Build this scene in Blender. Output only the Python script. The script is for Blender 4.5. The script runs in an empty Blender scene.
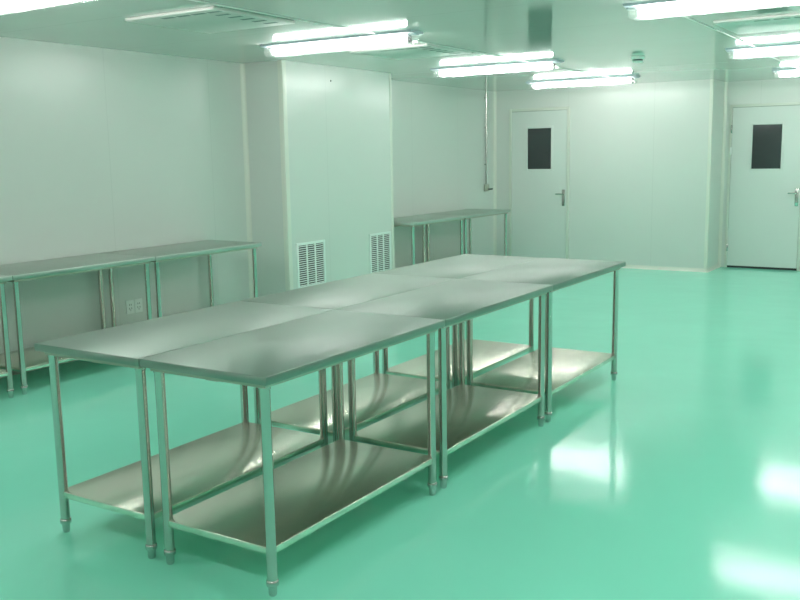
import bpy, bmesh, math, random
from mathutils import Vector, Matrix
random.seed(4)
scene = bpy.context.scene
COL = scene.collection
PI = math.pi

# ------------------------------------------------------------------ dimensions
HC = 2.378                    # ceiling height
XL, XR = -3.888, 5.2          # left and right walls
YF, YB, YA = -3.1, 9.53, 10.14  # wall behind the camera, back wall, alcove wall
XC = -0.915                   # outer corner where the back wall turns into the door alcove
SX0, SY0, SY1 = -3.42, 4.33, 6.13   # air-return shaft

# ------------------------------------------------------------------ materials
def new_mat(name):
    m = bpy.data.materials.new(name); m.use_nodes = True
    nt = m.node_tree
    return m, nt, nt.nodes['Principled BSDF']

def simple(name, col, rough=.5, metal=0., ior=1.5):
    m, nt, b = new_mat(name)
    b.inputs['Base Color'].default_value = (*col, 1)
    b.inputs['Roughness'].default_value = rough
    b.inputs['Metallic'].default_value = metal
    b.inputs['IOR'].default_value = ior
    return m

def math_node(nt, op, a, b=None, c=None):
    n = nt.nodes.new('ShaderNodeMath'); n.operation = op
    for i, v in enumerate((a, b, c)):
        if v is None: continue
        if isinstance(v, (int, float)): n.inputs[i].default_value = v
        else: nt.links.new(v, n.inputs[i])
    return n.outputs[0]

def panel_mat(name, col, rough, seams, bump=.02, joint=.93, ior=1.5, wave=1.2):
    """coated sandwich panels: seams = list of (axis, offset, pitch) butt joints"""
    m, nt, b = new_mat(name)
    tc = nt.nodes.new('ShaderNodeTexCoord')
    sep = nt.nodes.new('ShaderNodeSeparateXYZ'); nt.links.new(tc.outputs['Object'], sep.inputs[0])
    mask = None
    for ax, off, pitch in seams:
        s = math_node(nt, 'SUBTRACT', sep.outputs[ax], off)
        pp = math_node(nt, 'PINGPONG', s, pitch / 2)
        # distance to nearest multiple of pitch
        d = math_node(nt, 'LESS_THAN', pp, .0035)
        mask = d if mask is None else math_node(nt, 'MAXIMUM', mask, d)
    noise = nt.nodes.new('ShaderNodeTexNoise'); noise.inputs['Scale'].default_value = .9
    noise.inputs['Detail'].default_value = 3
    nt.links.new(tc.outputs['Object'], noise.inputs['Vector'])
    ramp = nt.nodes.new('ShaderNodeMix'); ramp.data_type = 'RGBA'
    ramp.inputs['A'].default_value = (*[c * .97 for c in col], 1)
    ramp.inputs['B'].default_value = (*[min(1, c * 1.03) for c in col], 1)
    nt.links.new(noise.outputs['Fac'], ramp.inputs['Factor'])
    out = ramp.outputs['Result']
    if mask is not None:
        mx = nt.nodes.new('ShaderNodeMix'); mx.data_type = 'RGBA'
        nt.links.new(mask, mx.inputs['Factor']); nt.links.new(out, mx.inputs['A'])
        mx.inputs['B'].default_value = (*[c * joint for c in col], 1)
        out = mx.outputs['Result']
    nt.links.new(out, b.inputs['Base Color'])
    b.inputs['Roughness'].default_value = rough
    b.inputs['IOR'].default_value = ior
    n2 = nt.nodes.new('ShaderNodeTexNoise'); n2.inputs['Scale'].default_value = wave
    n2.inputs['Detail'].default_value = 1.5
    nt.links.new(tc.outputs['Object'], n2.inputs['Vector'])
    bp = nt.nodes.new('ShaderNodeBump'); bp.inputs['Strength'].default_value = 1
    bp.inputs['Distance'].default_value = bump
    nt.links.new(n2.outputs['Fac'], bp.inputs['Height']); nt.links.new(bp.outputs['Normal'], b.inputs['Normal'])
    return m

def steel_mat(name, col, rough, scratch=.0004, scale=(3, 60, 60), wob=.0015, aniso=0., axis=1, coat=0.):
    m, nt, b = new_mat(name)
    b.inputs['Base Color'].default_value = (*col, 1)
    b.inputs['Metallic'].default_value = 1
    b.inputs['Anisotropic'].default_value = aniso
    b.inputs['Coat Weight'].default_value = coat; b.inputs['Coat Roughness'].default_value = .34; b.inputs['Coat IOR'].default_value = 1.5
    if aniso:
        cv = nt.nodes.new('ShaderNodeCombineXYZ'); cv.inputs[axis].default_value = 1
        vt = nt.nodes.new('ShaderNodeVectorTransform'); vt.vector_type = 'VECTOR'; vt.convert_from = 'OBJECT'; vt.convert_to = 'WORLD'
        nt.links.new(cv.outputs[0], vt.inputs[0]); nt.links.new(vt.outputs[0], b.inputs['Tangent'])
    tc = nt.nodes.new('ShaderNodeTexCoord')
    mp = nt.nodes.new('ShaderNodeMapping'); mp.inputs['Scale'].default_value = scale
    nt.links.new(tc.outputs['Object'], mp.inputs['Vector'])
    n = nt.nodes.new('ShaderNodeTexNoise'); n.inputs['Scale'].default_value = 1; n.inputs['Detail'].default_value = 4
    nt.links.new(mp.outputs[0], n.inputs['Vector'])
    mr = nt.nodes.new('ShaderNodeMapRange')
    mr.inputs['To Min'].default_value = rough * .97; mr.inputs['To Max'].default_value = rough * 1.03
    nt.links.new(n.outputs['Fac'], mr.inputs['Value']); nt.links.new(mr.outputs[0], b.inputs['Roughness'])
    n2 = nt.nodes.new('ShaderNodeTexNoise'); n2.inputs['Scale'].default_value = 2.2; n2.inputs['Detail'].default_value = 1
    nt.links.new(tc.outputs['Object'], n2.inputs['Vector'])
    bp = nt.nodes.new('ShaderNodeBump'); bp.inputs['Distance'].default_value = wob; bp.inputs['Strength'].default_value = 1
    nt.links.new(n2.outputs['Fac'], bp.inputs['Height']); nt.links.new(bp.outputs['Normal'], b.inputs['Normal'])
    return m

WALL = (.695, .705, .68)
M = {}
M['wall_y'] = panel_mat('coated wall panel left', WALL, .3, [(1, 2.73, 1.145)], bump=.010)
M['wall_x'] = panel_mat('coated wall panel back', WALL, .28, [(0, -1.63, 1.16)], bump=.006)
M['shaft'] = panel_mat('coated shaft panel', WALL, .3, [(1, 4.97, 1.5)], bump=.008, joint=.93)
M['ceiling'] = panel_mat('coated ceiling panel', (.56, .61, .57), .06, [(1, 4.0, 1.135)], bump=.0015, joint=.86)
M['trim'] = simple('ivory aluminium cove', (.78, .77, .71), .3)
M['door'] = simple('door leaf enamel', (.69, .71, .69), .3)
M['door_frame'] = simple('door frame enamel', (.70, .71, .65), .35)
M['gasket'] = simple('dark rubber gasket', (.03, .035, .035), .6)
M['dark_glass'] = simple('window glass over dark room', (.036, .044, .046), .07)
M['steel_top'] = steel_mat('brushed stainless sheet', (.325, .375, .335), .5, aniso=.8, coat=.7, wob=.0008)
M['steel_top_wall_sheen'] = steel_mat('stainless sheet lightened for wall sheen', (.56, .60, .565), .42, aniso=.8, wob=.0008)  # lighter copy of the table sheet: reflected wall brightness put into the colour
M['steel_shelf'] = steel_mat('stainless shelf sheet', (.86, .81, .72), .24, wob=.0015, aniso=.85)
M['steel_tube'] = steel_mat('polished stainless tube', (.60, .565, .54), .2, scale=(20, 20, 20), wob=0., aniso=.9, axis=2)
M['steel_foot'] = simple('darker cast steel foot', (.56, .54, .53), .2, 1)
M['steel_under'] = steel_mat('unpolished steel angle', (.48, .46, .40), .35)
M['chrome'] = simple('satin metal', (.55, .55, .53), .22, 1)
M['conduit'] = simple('white plastic conduit', (.82, .84, .82), .3)
M['plastic'] = simple('white plastic', (.86, .88, .86), .35)
M['plastic_grey'] = simple('grey plastic', (.60, .63, .61), .4)
M['plastic_dark'] = simple('dark plastic', (.04, .045, .045), .4)
M['lamp_metal'] = simple('bluish white lamp tray', (.55, .59, .67), .35)
M['grille'] = simple('white enamelled grille', (.85, .90, .88), .35)
M['duct'] = simple('dark duct interior', (.055, .055, .06), .7)
M['slot'] = simple('diffuser slot', (.20, .25, .23), .6)
M['vent_plate'] = simple('white diffuser plate', (.70, .68, .66), .5)

# floor: glossy green epoxy
def floor_mat():
    m, nt, b = new_mat('green epoxy floor')
    tc = nt.nodes.new('ShaderNodeTexCoord')
    n = nt.nodes.new('ShaderNodeTexNoise'); n.inputs['Scale'].default_value = .7; n.inputs['Detail'].default_value = 3
    nt.links.new(tc.outputs['Object'], n.inputs['Vector'])
    mx = nt.nodes.new('ShaderNodeMix'); mx.data_type = 'RGBA'
    c = (.325, .88, .695)
    mx.inputs['A'].default_value = (*[v * .97 for v in c], 1); mx.inputs['B'].default_value = (*[v * 1.03 for v in c], 1)
    nt.links.new(n.outputs['Fac'], mx.inputs['Factor']); nt.links.new(mx.outputs['Result'], b.inputs['Base Color'])
    b.inputs['Roughness'].default_value = .13
    b.inputs['IOR'].default_value = 1.34
    n2 = nt.nodes.new('ShaderNodeTexNoise'); n2.inputs['Scale'].default_value = 1.6; n2.inputs['Detail'].default_value = 2
    nt.links.new(tc.outputs['Object'], n2.inputs['Vector'])
    bp = nt.nodes.new('ShaderNodeBump'); bp.inputs['Distance'].default_value = .004; bp.inputs['Strength'].default_value = 1
    nt.links.new(n2.outputs['Fac'], bp.inputs['Height']); nt.links.new(bp.outputs['Normal'], b.inputs['Normal'])
    return m
M['floor'] = floor_mat()

LAMP_COLOUR = (1.01, .985, .96)
LAMP_STRENGTH = 77.0
def tube_mat():
    m = bpy.data.materials.new('lit fluorescent tube'); m.use_nodes = True
    nt = m.node_tree; nt.nodes.clear()
    e = nt.nodes.new('ShaderNodeEmission'); o = nt.nodes.new('ShaderNodeOutputMaterial')
    e.inputs['Color'].default_value = (*LAMP_COLOUR, 1); e.inputs['Strength'].default_value = LAMP_STRENGTH
    nt.links.new(e.outputs[0], o.inputs['Surface'])
    return m
M['tube'] = tube_mat()
def cover_mat():
    m = bpy.data.materials.new('translucent acrylic cover'); m.use_nodes = True
    nt = m.node_tree; nt.nodes.clear()
    o = nt.nodes.new('ShaderNodeOutputMaterial')
    t = nt.nodes.new('ShaderNodeBsdfTransparent'); t.inputs['Color'].default_value = (.97, 1, .98, 1)
    d = nt.nodes.new('ShaderNodeBsdfTranslucent'); d.inputs['Color'].default_value = (.9, .95, .92, 1)
    g = nt.nodes.new('ShaderNodeBsdfGlossy'); g.inputs['Roughness'].default_value = .1
    a = nt.nodes.new('ShaderNodeMixShader'); a.inputs[0].default_value = .07
    nt.links.new(t.outputs[0], a.inputs[1]); nt.links.new(d.outputs[0], a.inputs[2])
    c = nt.nodes.new('ShaderNodeMixShader'); c.inputs[0].default_value = .06
    nt.links.new(a.outputs[0], c.inputs[1]); nt.links.new(g.outputs[0], c.inputs[2])
    nt.links.new(c.outputs[0], o.inputs['Surface'])
    return m
M['cover'] = cover_mat()

# ------------------------------------------------------------------ mesh helpers
class MB:
    def __init__(s): s.bm = bmesh.new()
    def box(s, x0, x1, y0, y1, z0, z1, bevel=0., seg=2):
        t = bmesh.new()
        bmesh.ops.create_cube(t, size=1)
        for v in t.verts:
            v.co = Vector(((x0 + x1) / 2 + v.co.x * (x1 - x0), (y0 + y1) / 2 + v.co.y * (y1 - y0), (z0 + z1) / 2 + v.co.z * (z1 - z0)))
        if bevel: bmesh.ops.bevel(t, geom=t.edges[:], offset=bevel, segments=seg, affect='EDGES', profile=.5)
        s.merge(t); return s
    def merge(s, t):
        me = bpy.data.meshes.new('t'); t.to_mesh(me); t.free(); s.bm.from_mesh(me); bpy.data.meshes.remove(me)
    def lathe(s, prof, n=24, mat=None):
        """prof: list of (r, z); revolve about z"""
        t = bmesh.new(); rings = []
        for r, z in prof:
            if r < 1e-6: rings.append([t.verts.new((0, 0, z))])
            else: rings.append([t.verts.new((r * math.cos(2 * PI * k / n), r * math.sin(2 * PI * k / n), z)) for k in range(n)])
        for a, b in zip(rings, rings[1:]):
            for k in range(n):
                q = [a[k % len(a)], a[(k + 1) % len(a)], b[(k + 1) % len(b)], b[k % len(b)]]
                u = []
                for v in q:
                    if v not in u: u.append(v)
                if len(u) > 2: t.faces.new(u)
        for ring, fl in ((rings[0], True), (rings[-1], False)):
            if len(ring) > 2: t.faces.new(ring[::-1] if fl else ring)
        bmesh.ops.recalc_face_normals(t, faces=t.faces[:])
        if mat is not None: t.transform(mat)
        s.merge(t); return s
    def prism(s, pts, a, b, axis='x'):
        """extrude 2-D outline along an axis; pts in the other two axes, in order"""
        t = bmesh.new()
        def P(u, v, w):
            return {'x': (w, u, v), 'y': (u, w, v), 'z': (u, v, w)}[axis]
        A = [t.verts.new(P(u, v, a)) for u, v in pts]; B = [t.verts.new(P(u, v, b)) for u, v in pts]
        n = len(pts)
        for k in range(n): t.faces.new((A[k], A[(k + 1) % n], B[(k + 1) % n], B[k]))
        t.faces.new(A[::-1]); t.faces.new(B)
        bmesh.ops.recalc_face_normals(t, faces=t.faces[:])
        s.merge(t); return s
    def tube(s, pts, r, n=16):
        """round bar through a list of points"""
        for p, q in zip(pts, pts[1:]):
            p, q = Vector(p), Vector(q); d = q - p
            mat = Matrix.Translation(p) @ d.to_track_quat('Z', 'Y').to_matrix().to_4x4()
            s.lathe([(r, 0), (r, d.length)], n, mat)
        for p in pts[1:-1]:
            t = bmesh.new(); bmesh.ops.create_uvsphere(t, u_segments=n, v_segments=8, radius=r); t.transform(Matrix.Translation(Vector(p))); s.merge(t)
        return s
    def build(s, name, mat, parent=None, smooth=False, loc=None):
        me = bpy.data.meshes.new(name); s.bm.to_mesh(me); s.bm.free()
        me.materials.append(mat)
        if smooth:
            for p in me.polygons: p.use_smooth = max(abs(c) for c in p.normal) < .9999   # flat panels stay flat
            me.set_sharp_from_angle(angle=math.radians(50))
        o = bpy.data.objects.new(name, me); COL.objects.link(o)
        if loc is not None: o.location = loc
        if parent is not None: o.parent = parent
        return o

def tag(o, label=None, cat=None, group=None, kind=None):
    if label: o['label'] = label
    if cat: o['category'] = cat
    if group: o['group'] = group
    if kind: o['kind'] = kind
    return o
def empty(name, loc=(0, 0, 0), rz=0):
    o = bpy.data.objects.new(name, None); COL.objects.link(o); o.location = loc; o.rotation_euler.z = rz
    o.empty_display_size = .1
    return o
def copy_tree(o, parent=None):
    c = o.copy(); COL.objects.link(c)
    if parent is not None: c.parent = parent
    for ch in list(o.children): copy_tree(ch, c)
    return c
def struct(name, mb, mat, parent=None, smooth=False):
    o = mb.build(name, mat, parent, smooth)
    if parent is None: o['kind'] = 'structure'
    return o

# ------------------------------------------------------------------ the room
T = .1
struct('floor', MB().box(XL - T, XR + T, YF - T, YA + T, -.1, 0), M['floor'])
struct('ceiling', MB().box(XL - T, XR + T, YF - T, YA + T, HC, HC + .1), M['ceiling'])
struct('wall_left', MB().box(XL - T, XL, YF - T, YB + T, 0, HC), M['wall_y'])
struct('wall_back', MB().box(XL, XC, YB, YB + .6 + T, 0, HC), M['wall_x'])
struct('wall_alcove', MB().box(XC, XR, YA, YA + T, 0, HC), M['wall_x'])
struct('wall_right', MB().box(XR, XR + T, YF - T, YA + T, 0, HC), M['wall_y'])
struct('wall_front', MB().box(XL, XR, YF - T, YF, 0, HC), M['wall_x'])
shaft = struct('wall_shaft', MB().box(XL, SX0, SY0, SY1, 0, HC), M['shaft'])

def cove(cx, cy, sx, sy, r=.035, n=6):
    """quarter-round concave cove filling an inner corner, outline in plan"""
    pts = [(cx, cy)]
    for k in range(n + 1):
        a = PI / 2 * k / n
        pts.append((cx + sx * (r - r * math.sin(a)) , cy + sy * (r - r * math.cos(a))))
    return pts
def corner_post(cx, cy, sx, sy, w=.035):
    """rounded cover strip over an outer corner; the room lies on the side (sx, sy)"""
    t = .006
    return [(cx, cy), (cx - sx * w, cy), (cx - sx * w, cy + sy * t * .4), (cx - sx * w * .5, cy + sy * t), (cx + sx * t * .3, cy + sy * t),
            (cx + sx * t * .8, cy + sy * t * .8), (cx + sx * t, cy + sy * t * .3), (cx + sx * t, cy - sy * w * .5), (cx + sx * t * .4, cy - sy * w), (cx, cy - sy * w)]
k = 0
for pts in (cove(XL, SY0, 1, -1), cove(XL, SY1, 1, 1), cove(XL, YB, 1, -1), cove(XC, YA, 1, -1),
            corner_post(SX0, SY0, 1, -1, .05), corner_post(SX0, SY1, 1, 1), corner_post(XC, YB, 1, -1)):
    k += 1
    struct('trim_%d' % k, MB().prism(pts, 0, HC, 'z'), M['trim'], smooth=True)

def base_x(x0, x1, y, s):   # cove skirting along x, wall at y, room on side s
    h, d = .045, .03
    return MB().prism([(y, 0), (y + s * d, 0), (y + s * d * .45, h * .25), (y + s * d * .15, h * .6), (y + s * .002, h), (y, h)], x0, x1, 'x')
def base_y(y0, y1, x, s):
    h, d = .045, .03
    return MB().prism([(x, 0), (x + s * d, 0), (x + s * d * .45, h * .25), (x + s * d * .15, h * .6), (x + s * .002, h), (x, h)], y0, y1, 'y')
struct('baseboard_back', base_x(-2.765, XC + .02, YB, -1), M['trim'], smooth=True)
struct('baseboard_alcove', base_x(.085, XR, YA, -1), M['trim'], smooth=True)
struct('baseboard_return', base_y(YB - .02, YA, XC, 1), M['trim'], smooth=True)
struct('baseboard_left', base_y(YF, SY0, XL, 1), M['trim'], smooth=True)
struct('baseboard_shaft', base_y(SY0 - .02, SY1 + .02, SX0, 1), M['trim'], smooth=True)
struct('baseboard_corner', base_y(SY1, YB, XL, 1), M['trim'], smooth=True)

# ------------------------------------------------------------------ doors
def make_door(name, x0, x1, ztop, y, fw, win, lever_z, gap, hinges=()):
    """door in a wall whose room face is at y (room towards -y)"""
    root = empty(name, ((x0 + x1) / 2, y, 0)); root['kind'] = 'structure'
    cx = (x0 + x1) / 2; a, b = x0 - cx, x1 - cx
    f = MB()
    f.box(a - fw, a - .004, -.022, 0, 0, ztop + fw, .004); f.box(b + .004, b + fw, -.022, 0, 0, ztop + fw, .004)
    f.box(a - .004, b + .004, -.022, 0, ztop + .004, ztop + fw, .004)
    f.build('door_frame', M['door_frame'], root, True)
    g = MB()   # dark shadow gap / gasket round the leaf
    g.box(a - .004, b + .004, -.004, 0, 0, ztop + .004)
    g.build('gasket', M['gasket'], root)
    wx0, wx1, wz0, wz1 = win[0] - cx, win[1] - cx, win[2], win[3]
    l = MB()
    z0 = gap
    yf, yb = -.018, -.004
    l.box(a, wx0, yf, yb, z0, ztop); l.box(wx1, b, yf, yb, z0, ztop)
    l.box(wx0, wx1, yf, yb, z0, wz0); l.box(wx0, wx1, yf, yb, wz1, ztop)
    leaf = l.build('door_leaf', M['door'], root)
    w = MB(); e = .028
    for q in ((wx0 - e, wx0, wz0 - e, wz1 + e), (wx1, wx1 + e, wz0 - e, wz1 + e), (wx0, wx1, wz0 - e, wz0), (wx0, wx1, wz1, wz1 + e)):
        w.box(q[0], q[1], -.024, -.016, q[2], q[3], .003)
    w.build('window_frame', M['door'], leaf, True)
    MB().box(wx0, wx1, -.012, -.008, wz0, wz1).build('window_pane', M['dark_glass'], leaf)
    hx = b - .036
    h = MB()
    h.box(hx - .022, hx + .022, -.028, -.018, lever_z - .12, lever_z + .10, .006, 3)
    h.box(hx - .012, hx + .012, -.05, -.026, lever_z + .03, lever_z + .054, .008, 2)
    hb = h.build('handle_plate', M['chrome'], leaf, True)
    lv = MB().tube([(hx, -.03, lever_z + .042), (hx, -.062, lever_z + .042), (hx - .10, -.062, lever_z + .042)], .0095)
    lv.lathe([(.014, 0), (.014, .012)], 16, Matrix.Translation((hx, -.028, lever_z - .06)) @ Matrix.Rotation(PI / 2, 4, 'X'))
    lv.build('lever', M['chrome'], hb, True)
    for hz in hinges:
        hg = MB().lathe([(.009, -.05), (.011, -.048), (.011, .048), (.009, .05)], 12, Matrix.Translation((a - .006, -.028, hz)))
        hg.build('hinge', M['chrome'], root, True)
    return root
make_door('door_1', -3.612, -2.803, 2.085, YB, .042, (-3.372, -3.026, 1.305, 1.855), .925, .012)
d2 = make_door('door_2', -.800, .045, 2.05, YA, .036, (-.548, -.198, 1.277, 1.826), .93, .028, (1.78, .265))
MB().box(-.44, -.418, -.034, -.02, 1.46, 1.55, .004).build('strike_cover', M['plastic'], d2, True)

# ------------------------------------------------------------------ stainless tables
TUBE = .0185
def make_table(w, l, top='steel_top'):
    root = empty('steel_work_table')
    a, b = w / 2, l / 2; ins = .05
    tp = MB().box(-a + .0015, a - .0015, -b + .0015, b - .0015, .769, .80, .003, 2)
    tp.build('table_top', M[top], root, True)
    u = MB(); i = .028
    u.box(-a + i, a - i, -b + i, -b + i + .03, .752, .7685); u.box(-a + i, a - i, b - i - .03, b - i, .752, .7685)
    u.box(-a + i, -a + i + .03, -b + i + .0305, b - i - .0305, .752, .7685); u.box(a - i - .03, a - i, -b + i + .0305, b - i - .0305, .752, .7685)
    u.box(-.03, .03, -b + i + .0305, b - i - .0305, .74, .7685)
    u.build('under_frame', M['steel_under'], root)
    si = .038
    # folded shelf pan: sheet with turned-down lips
    s = MB().box(-a + si, a - si, -b + si, b - si, .153, .18, .0025, 2)
    s.build('shelf', M['steel_shelf'], root, True)
    def leg(x, y):
        g = MB().lathe([(TUBE, .05), (TUBE, .742), (TUBE * 1.12, .745), (TUBE * 1.12, .752)], 28)
        lg = g.build('leg', M['steel_tube'], root, True, (x, y, 0))
        f = MB().lathe([(.011, 0), (.0135, .003), (.0148, .008), (.0150, .030), (.0165, .036), (.0215, .039), (.0226, .044), (.0226, .053), (.021, .058), (.0188, .060)], 24)
        f.build('foot', M['steel_foot'], lg, True)
    for sx in (-1, 1):
        for sy in (-1, 1): leg(sx * (a - ins), sy * (b - ins))
    return root
L = 1.212; W = .603
proto = make_table(W, L - .002)
GI = 'steel tables pushed together as an island'
isl = {
 (0, 0): 'stainless steel work table at near left end of the island, front-left corner',
 (1, 0): 'stainless steel work table nearest the camera, with the complete lower shelf in view',
 (0, 1): 'stainless steel work table in the island middle, on the side facing the left wall',
 (1, 1): 'stainless steel work table in the island middle, on the open floor side',
 (0, 2): 'stainless steel work table at far end of the island, side nearer the air grilles',
 (1, 2): 'stainless steel work table at far right end of the island, on the open floor side',
}
first = True
for (c, r), lab in isl.items():
    o = proto if first else copy_tree(proto); first = False
    o.location = (-W / 2 if c else -W * 1.5, L * (r + .5), 0)
    tag(o, lab, 'table', GI)
LW = .625
pw = make_table(LW, L - .002, 'steel_top_wall_sheen')
wall_tabs = [
 (.135, 'stainless steel side table along the left wall, cut by the left picture edge', 'steel tables along the left wall'),
 (1.347, 'stainless steel side table, middle one along the left wall, left of the power outlet', 'steel tables along the left wall'),
 (2.559, 'stainless steel side table along the left wall, the one ending just before the air shaft', 'steel tables along the left wall'),
 (6.235, 'stainless steel table by the left wall just behind the grilled air shaft', 'steel tables in the back left corner'),
 (7.447, 'stainless steel table in the far corner beside the closed door and wall conduit', 'steel tables in the back left corner'),
]
first = True
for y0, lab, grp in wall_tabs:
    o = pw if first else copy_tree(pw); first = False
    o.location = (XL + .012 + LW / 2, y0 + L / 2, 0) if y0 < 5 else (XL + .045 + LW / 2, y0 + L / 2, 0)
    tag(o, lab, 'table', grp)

# ------------------------------------------------------------------ ceiling lamps
LL = 1.365
def make_lamp():
    root = empty('ceiling_light')
    h = LL / 2
    MB().prism([(-.085, 0), (-.085, -.006), (-.080, -.016), (-.032, -.016), (-.026, -.026), (.026, -.026), (.032, -.016), (.080, -.016), (.085, -.006), (.085, 0)], -h, h, 'x').build('base_tray', M['lamp_metal'], root)
    # trough cover, open on top, thin wall
    t = bmesh.new()
    sec = [(-.072, -.0162), (-.070, -.068), (-.056, -.086), (.056, -.086), (.070, -.068), (.072, -.0162)]
    he = h - .028
    A = [t.verts.new((-he, y, z)) for y, z in sec]; B = [t.verts.new((he, y, z)) for y, z in sec]
    for i in range(5): t.faces.new((A[i], A[i + 1], B[i + 1], B[i]))
    t.faces.new(A); t.faces.new(B[::-1])
    mb = MB(); mb.merge(t); mb.build('cover', M['cover'], root)
    for sx in (-1, 1):
        x0, x1 = sorted((sx * (h - .075), sx * (h - .055)))
        hd = MB().box(x0, x1, -.02, .02, -.076, -.0265, .005)
        hd.build('lamp_holder', M['plastic_dark'] if sx > 0 else M['plastic'], root, True)
    MB().lathe([(.013, -(h - .0755)), (.0165, -(h - .085)), (.0165, h - .085), (.013, h - .0755)], 16,
               Matrix.Translation((0, 0, -.056)) @ Matrix.Rotation(PI / 2, 4, 'Y')).build('tube', M['tube'], root, True)
    return root
lamp0 = make_lamp()
GL = 'ceiling fluorescent lights'
lamps = [
 (-2.15, .86, 'lit fluorescent ceiling light cut off at top left corner of the picture'),
 (-2.15, 3.44, 'lit fluorescent ceiling light hanging over the air shaft, between two ceiling diffusers'),
 (-2.145, 6.03, 'lit fluorescent ceiling light with the wall conduit rising behind it'),
 (-2.15, 8.34, 'lit fluorescent ceiling light closest to the door beside the corner tables'),
 (.09 + LL / 2, 3.29, 'lit fluorescent ceiling light at top right, largest of the right row'),
 (.012 + LL / 2, 6.18, 'lit fluorescent ceiling light in the right row, just past the diffuser'),
 (-.08 + LL / 2, 8.74, 'lit fluorescent ceiling light nearest the right door, cut by the right edge'),
 (.77, .84, 'added unseen fluorescent ceiling light overhead in front of the camera, above the picture'),  # unseen lamps from here down, added to raise the room brightness
 (-2.15, -1.5, 'added unseen fluorescent ceiling light behind the camera over the left side'),
 (.77, -1.5, 'added unseen fluorescent ceiling light right behind the camera'),
 (3.45, .85, 'added unseen fluorescent ceiling light outside the picture, right row beside the camera'),  # unseen third row, added to brighten the right side and back wall
 (3.45, 3.41, 'added unseen fluorescent ceiling light outside the picture, right row ahead of the camera'),
 (3.45, 6.45, 'added unseen fluorescent ceiling light outside the picture, right row, third ahead'),
 (3.45, 9.0, 'added unseen fluorescent ceiling light outside the picture, right row nearest the alcove wall'),
]
for i, (x, y, lab) in enumerate(lamps):
    o = lamp0 if i == 0 else copy_tree(lamp0)
    o.location = (x, y, HC)
    tag(o, lab, 'ceiling light', GL)

# ------------------------------------------------------------------ ceiling diffusers
VS = .74
def make_vent():
    root = empty('ceiling_diffuser')
    h = VS / 2
    MB().box(-h, h, -h, h, -.017, 0, .003).build('plate', M['vent_plate'], root, True)
    def slot(x, y, lx=.10, ly=.032):
        MB().box(x - lx / 2, x + lx / 2, y - ly / 2, y + ly / 2, -.0182, -.017).build('slot', M['slot'], root)
    for kx in range(4):                                      # slots only along the front and right edges
        slot(-h + .30 + kx * .125, -h + .075)
    for ky in range(1, 6):
        slot(h - .10, -h + .075 + ky * (VS - .15) / 5.4)
    return root
v0 = make_vent()
vents = [(-2.205, 2.165, 'white square ceiling diffuser at top left, nearest the left side tables'),
         (-2.155, 4.49, 'white square ceiling diffuser behind the light over the air shaft'),
         (.715, 4.66, 'white square ceiling diffuser at upper right, between two lights')]
for i, (x, y, lab) in enumerate(vents):
    o = v0 if i == 0 else copy_tree(v0)
    o.location = (x, y, HC); tag(o, lab, 'ceiling vent', 'square ceiling diffusers')

# conduits along the ceiling between the lamps
for x, y0, y1, lab in ((-1.765, .95, 3.35, 'thin white conduit on the ceiling beside the nearest left diffuser'),
                       (-1.755, 3.53, 5.94, 'thin white conduit on the ceiling beside the second left diffuser'),
                       (-1.78, 6.12, 8.25, 'thin white conduit on the ceiling leading to the far left light'),
                       (.255, 3.38, 6.09, 'thin white conduit on the ceiling left of the right diffuser'),
                       (.20, 6.27, 8.65, 'thin white conduit on the ceiling between the two farthest right lights')):
    o = MB().tube([(0, 0, 0), (0, y1 - y0, 0)], .0042, 12).build('ceiling_conduit', M['conduit'], None, True, (x, y0, HC - .0046))
    tag(o, lab, 'conduit', 'ceiling conduits')

# smoke detector
sd = empty('smoke_detector', (-.795, 6.24, HC))
MB().lathe([(.062, 0), (.062, -.018), (.055, -.026), (.0, -.026)], 28).build('base', M['plastic'], sd, True)
MB().lathe([(.045, -.0265), (.045, -.040), (.0, -.040)], 24).build('sensor_ring', M['plastic_dark'], sd, True)
MB().lathe([(.050, -.0405), (.050, -.046), (.038, -.056), (.0, -.060)], 28).build('cap', M['plastic'], sd, True)
tag(sd, 'small round smoke detector on the ceiling between the two light rows', 'smoke detector')

# ------------------------------------------------------------------ air-return grilles on the shaft
def make_grille(wd, hg):
    """front faces +x, origin at wall face centre bottom"""
    root = empty('return_air_grille')
    fr = MB(); e = .026; h = wd / 2
    fr.box(0, .012, -h, -h + e, 0, hg, .003); fr.box(0, .012, h - e, h, 0, hg, .003)
    fr.box(0, .012, -h + e, h - e, 0, e, .003); fr.box(0, .012, -h + e, h - e, hg - e, hg, .003)
    fr.build('frame', M['grille'], root, True)
    MB().box(.0005, .002, -h + e, h - e, e, hg - e).build('backing', M['duct'], root)
    iw = wd - 2 * e; n = 4 if wd > .41 else 3; n = 3
    cw = iw / n
    for c in range(n):
        y0 = -h + e + c * cw + (.009 if c else .003); y1 = -h + e + (c + 1) * cw - (.009 if c < n - 1 else .003)
        b = MB(); z = e + .004
        while z < hg - e - .008:
            b.prism([(.0025, z + .0065), (.0035, z + .008), (.0095, z + .0015), (.0085, z)], y0, y1, 'y')
            z += .0205
        b.build('louvre_bank', M['grille'], root)
        if c: 
            yc = -h + e + c * cw
            MB().box(.002, .0105, yc - .0085, yc + .0085, e, hg - e).build('mullion', M['grille'], root)
    return root
g = make_grille(.437, .44); g.location = (SX0, 4.66, .285)
tag(g, 'white return air grille on the shaft, near one towards the left counter', 'grille', 'return air grilles')
g = make_grille(.405, .44); g.location = (SX0, 5.858, .275)
tag(g, 'white return air grille on the shaft, far one towards the corner tables', 'grille', 'return air grilles')
MB().lathe([(.0, .004), (.007, .003), (.009, 0)], 12, Matrix.Translation((SX0, 5.06, 2.24)) @ Matrix.Rotation(PI / 2, 4, 'Y')).build('rivet_cap', M['gasket'], shaft, True)

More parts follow.
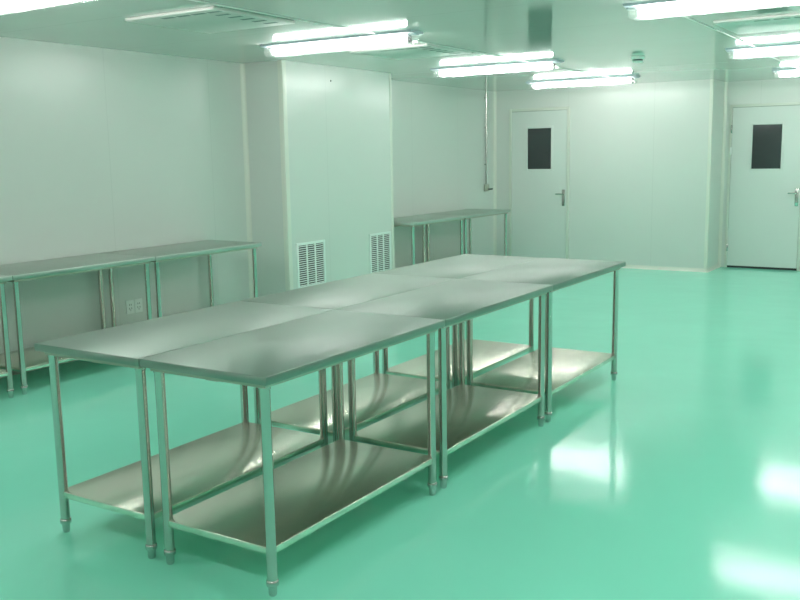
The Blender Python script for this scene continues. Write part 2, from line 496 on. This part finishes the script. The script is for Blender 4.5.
# ------------------------------------------------------------------ power outlet on the left wall
ot = empty('wall_outlet', (XL, 2.88, .272))
for yc in (-.044, .044):
    MB().box(0, .009, yc - .042, yc + .042, 0, .112, .003).build('cover_plate', M['plastic'], ot, True)
    s = MB()
    for dy, dz, r in ((-.012, .045, 0), (.012, .045, 0), (-.009, .075, 0), (.009, .075, 0), (0, .03, 0)):
        s.box(.0088, .0096, yc + dy - .002, yc + dy + .002, dz - .007, dz + .007)
    s.build('socket', M['plastic_dark'], ot)
tag(ot, 'white double power outlet low on left wall under the side table', 'outlet')

# ------------------------------------------------------------------ conduit with lever valve on left wall
cp = empty('wall_conduit', (XL, 9.235, 1.03))
MB().tube([(.022, 0, .06), (.022, 0, HC - 1.03)], .0125).build('pipe', M['chrome'], cp, True)
for z in (.35, .85, 1.25): MB().box(0, .012, -.02, .02, z - .008, z + .008, .002).build('pipe_clip', M['chrome'], cp, True)
bx = MB().box(.0, .055, -.03, .03, -.02, .075, .006).build('junction_box', M['steel_under'], cp, True)
MB().tube([(.05, 0, .01), (.075, 0, .01), (.12, -.004, .014)], .010).build('lever', M['plastic_dark'], bx, True)
tag(cp, 'vertical metal conduit down the left wall ending in a lever box', 'conduit')

# ------------------------------------------------------------------ world and camera
w = bpy.data.worlds.new('world'); scene.world = w; w.use_nodes = True
w.node_tree.nodes['Background'].inputs['Color'].default_value = (.02, .025, .022, 1)

yaw, pitch, roll = -0.5644, -0.1557, -0.0171
F = Vector((math.sin(yaw) * math.cos(pitch), math.cos(yaw) * math.cos(pitch), math.sin(pitch)))
R = F.cross(Vector((0, 0, 1))).normalized(); U = R.cross(F)
R2 = math.cos(roll) * R + math.sin(roll) * U; U2 = -math.sin(roll) * R + math.cos(roll) * U
cam = bpy.data.cameras.new('camera'); co = bpy.data.objects.new('camera', cam); COL.objects.link(co)
mw = Matrix((R2, U2, -F)).transposed().to_4x4(); mw.translation = Vector((1.95354, -2.24902, 1.51298))
co.matrix_world = mw
cam.sensor_width = 36; cam.lens = 916.8 / 800 * 36; cam.clip_start = .05
scene.camera = co
scene.view_settings.view_transform = 'Standard'
scene.view_settings.look = 'None'
scene.view_settings.exposure = 0.0
scene.view_settings.gamma = 1
scene.view_settings.use_curve_mapping = False
scene.cycles.max_bounces = 12
scene.cycles.diffuse_bounces = 6
scene.cycles.glossy_bounces = 6
scene.cycles.transparent_max_bounces = 12
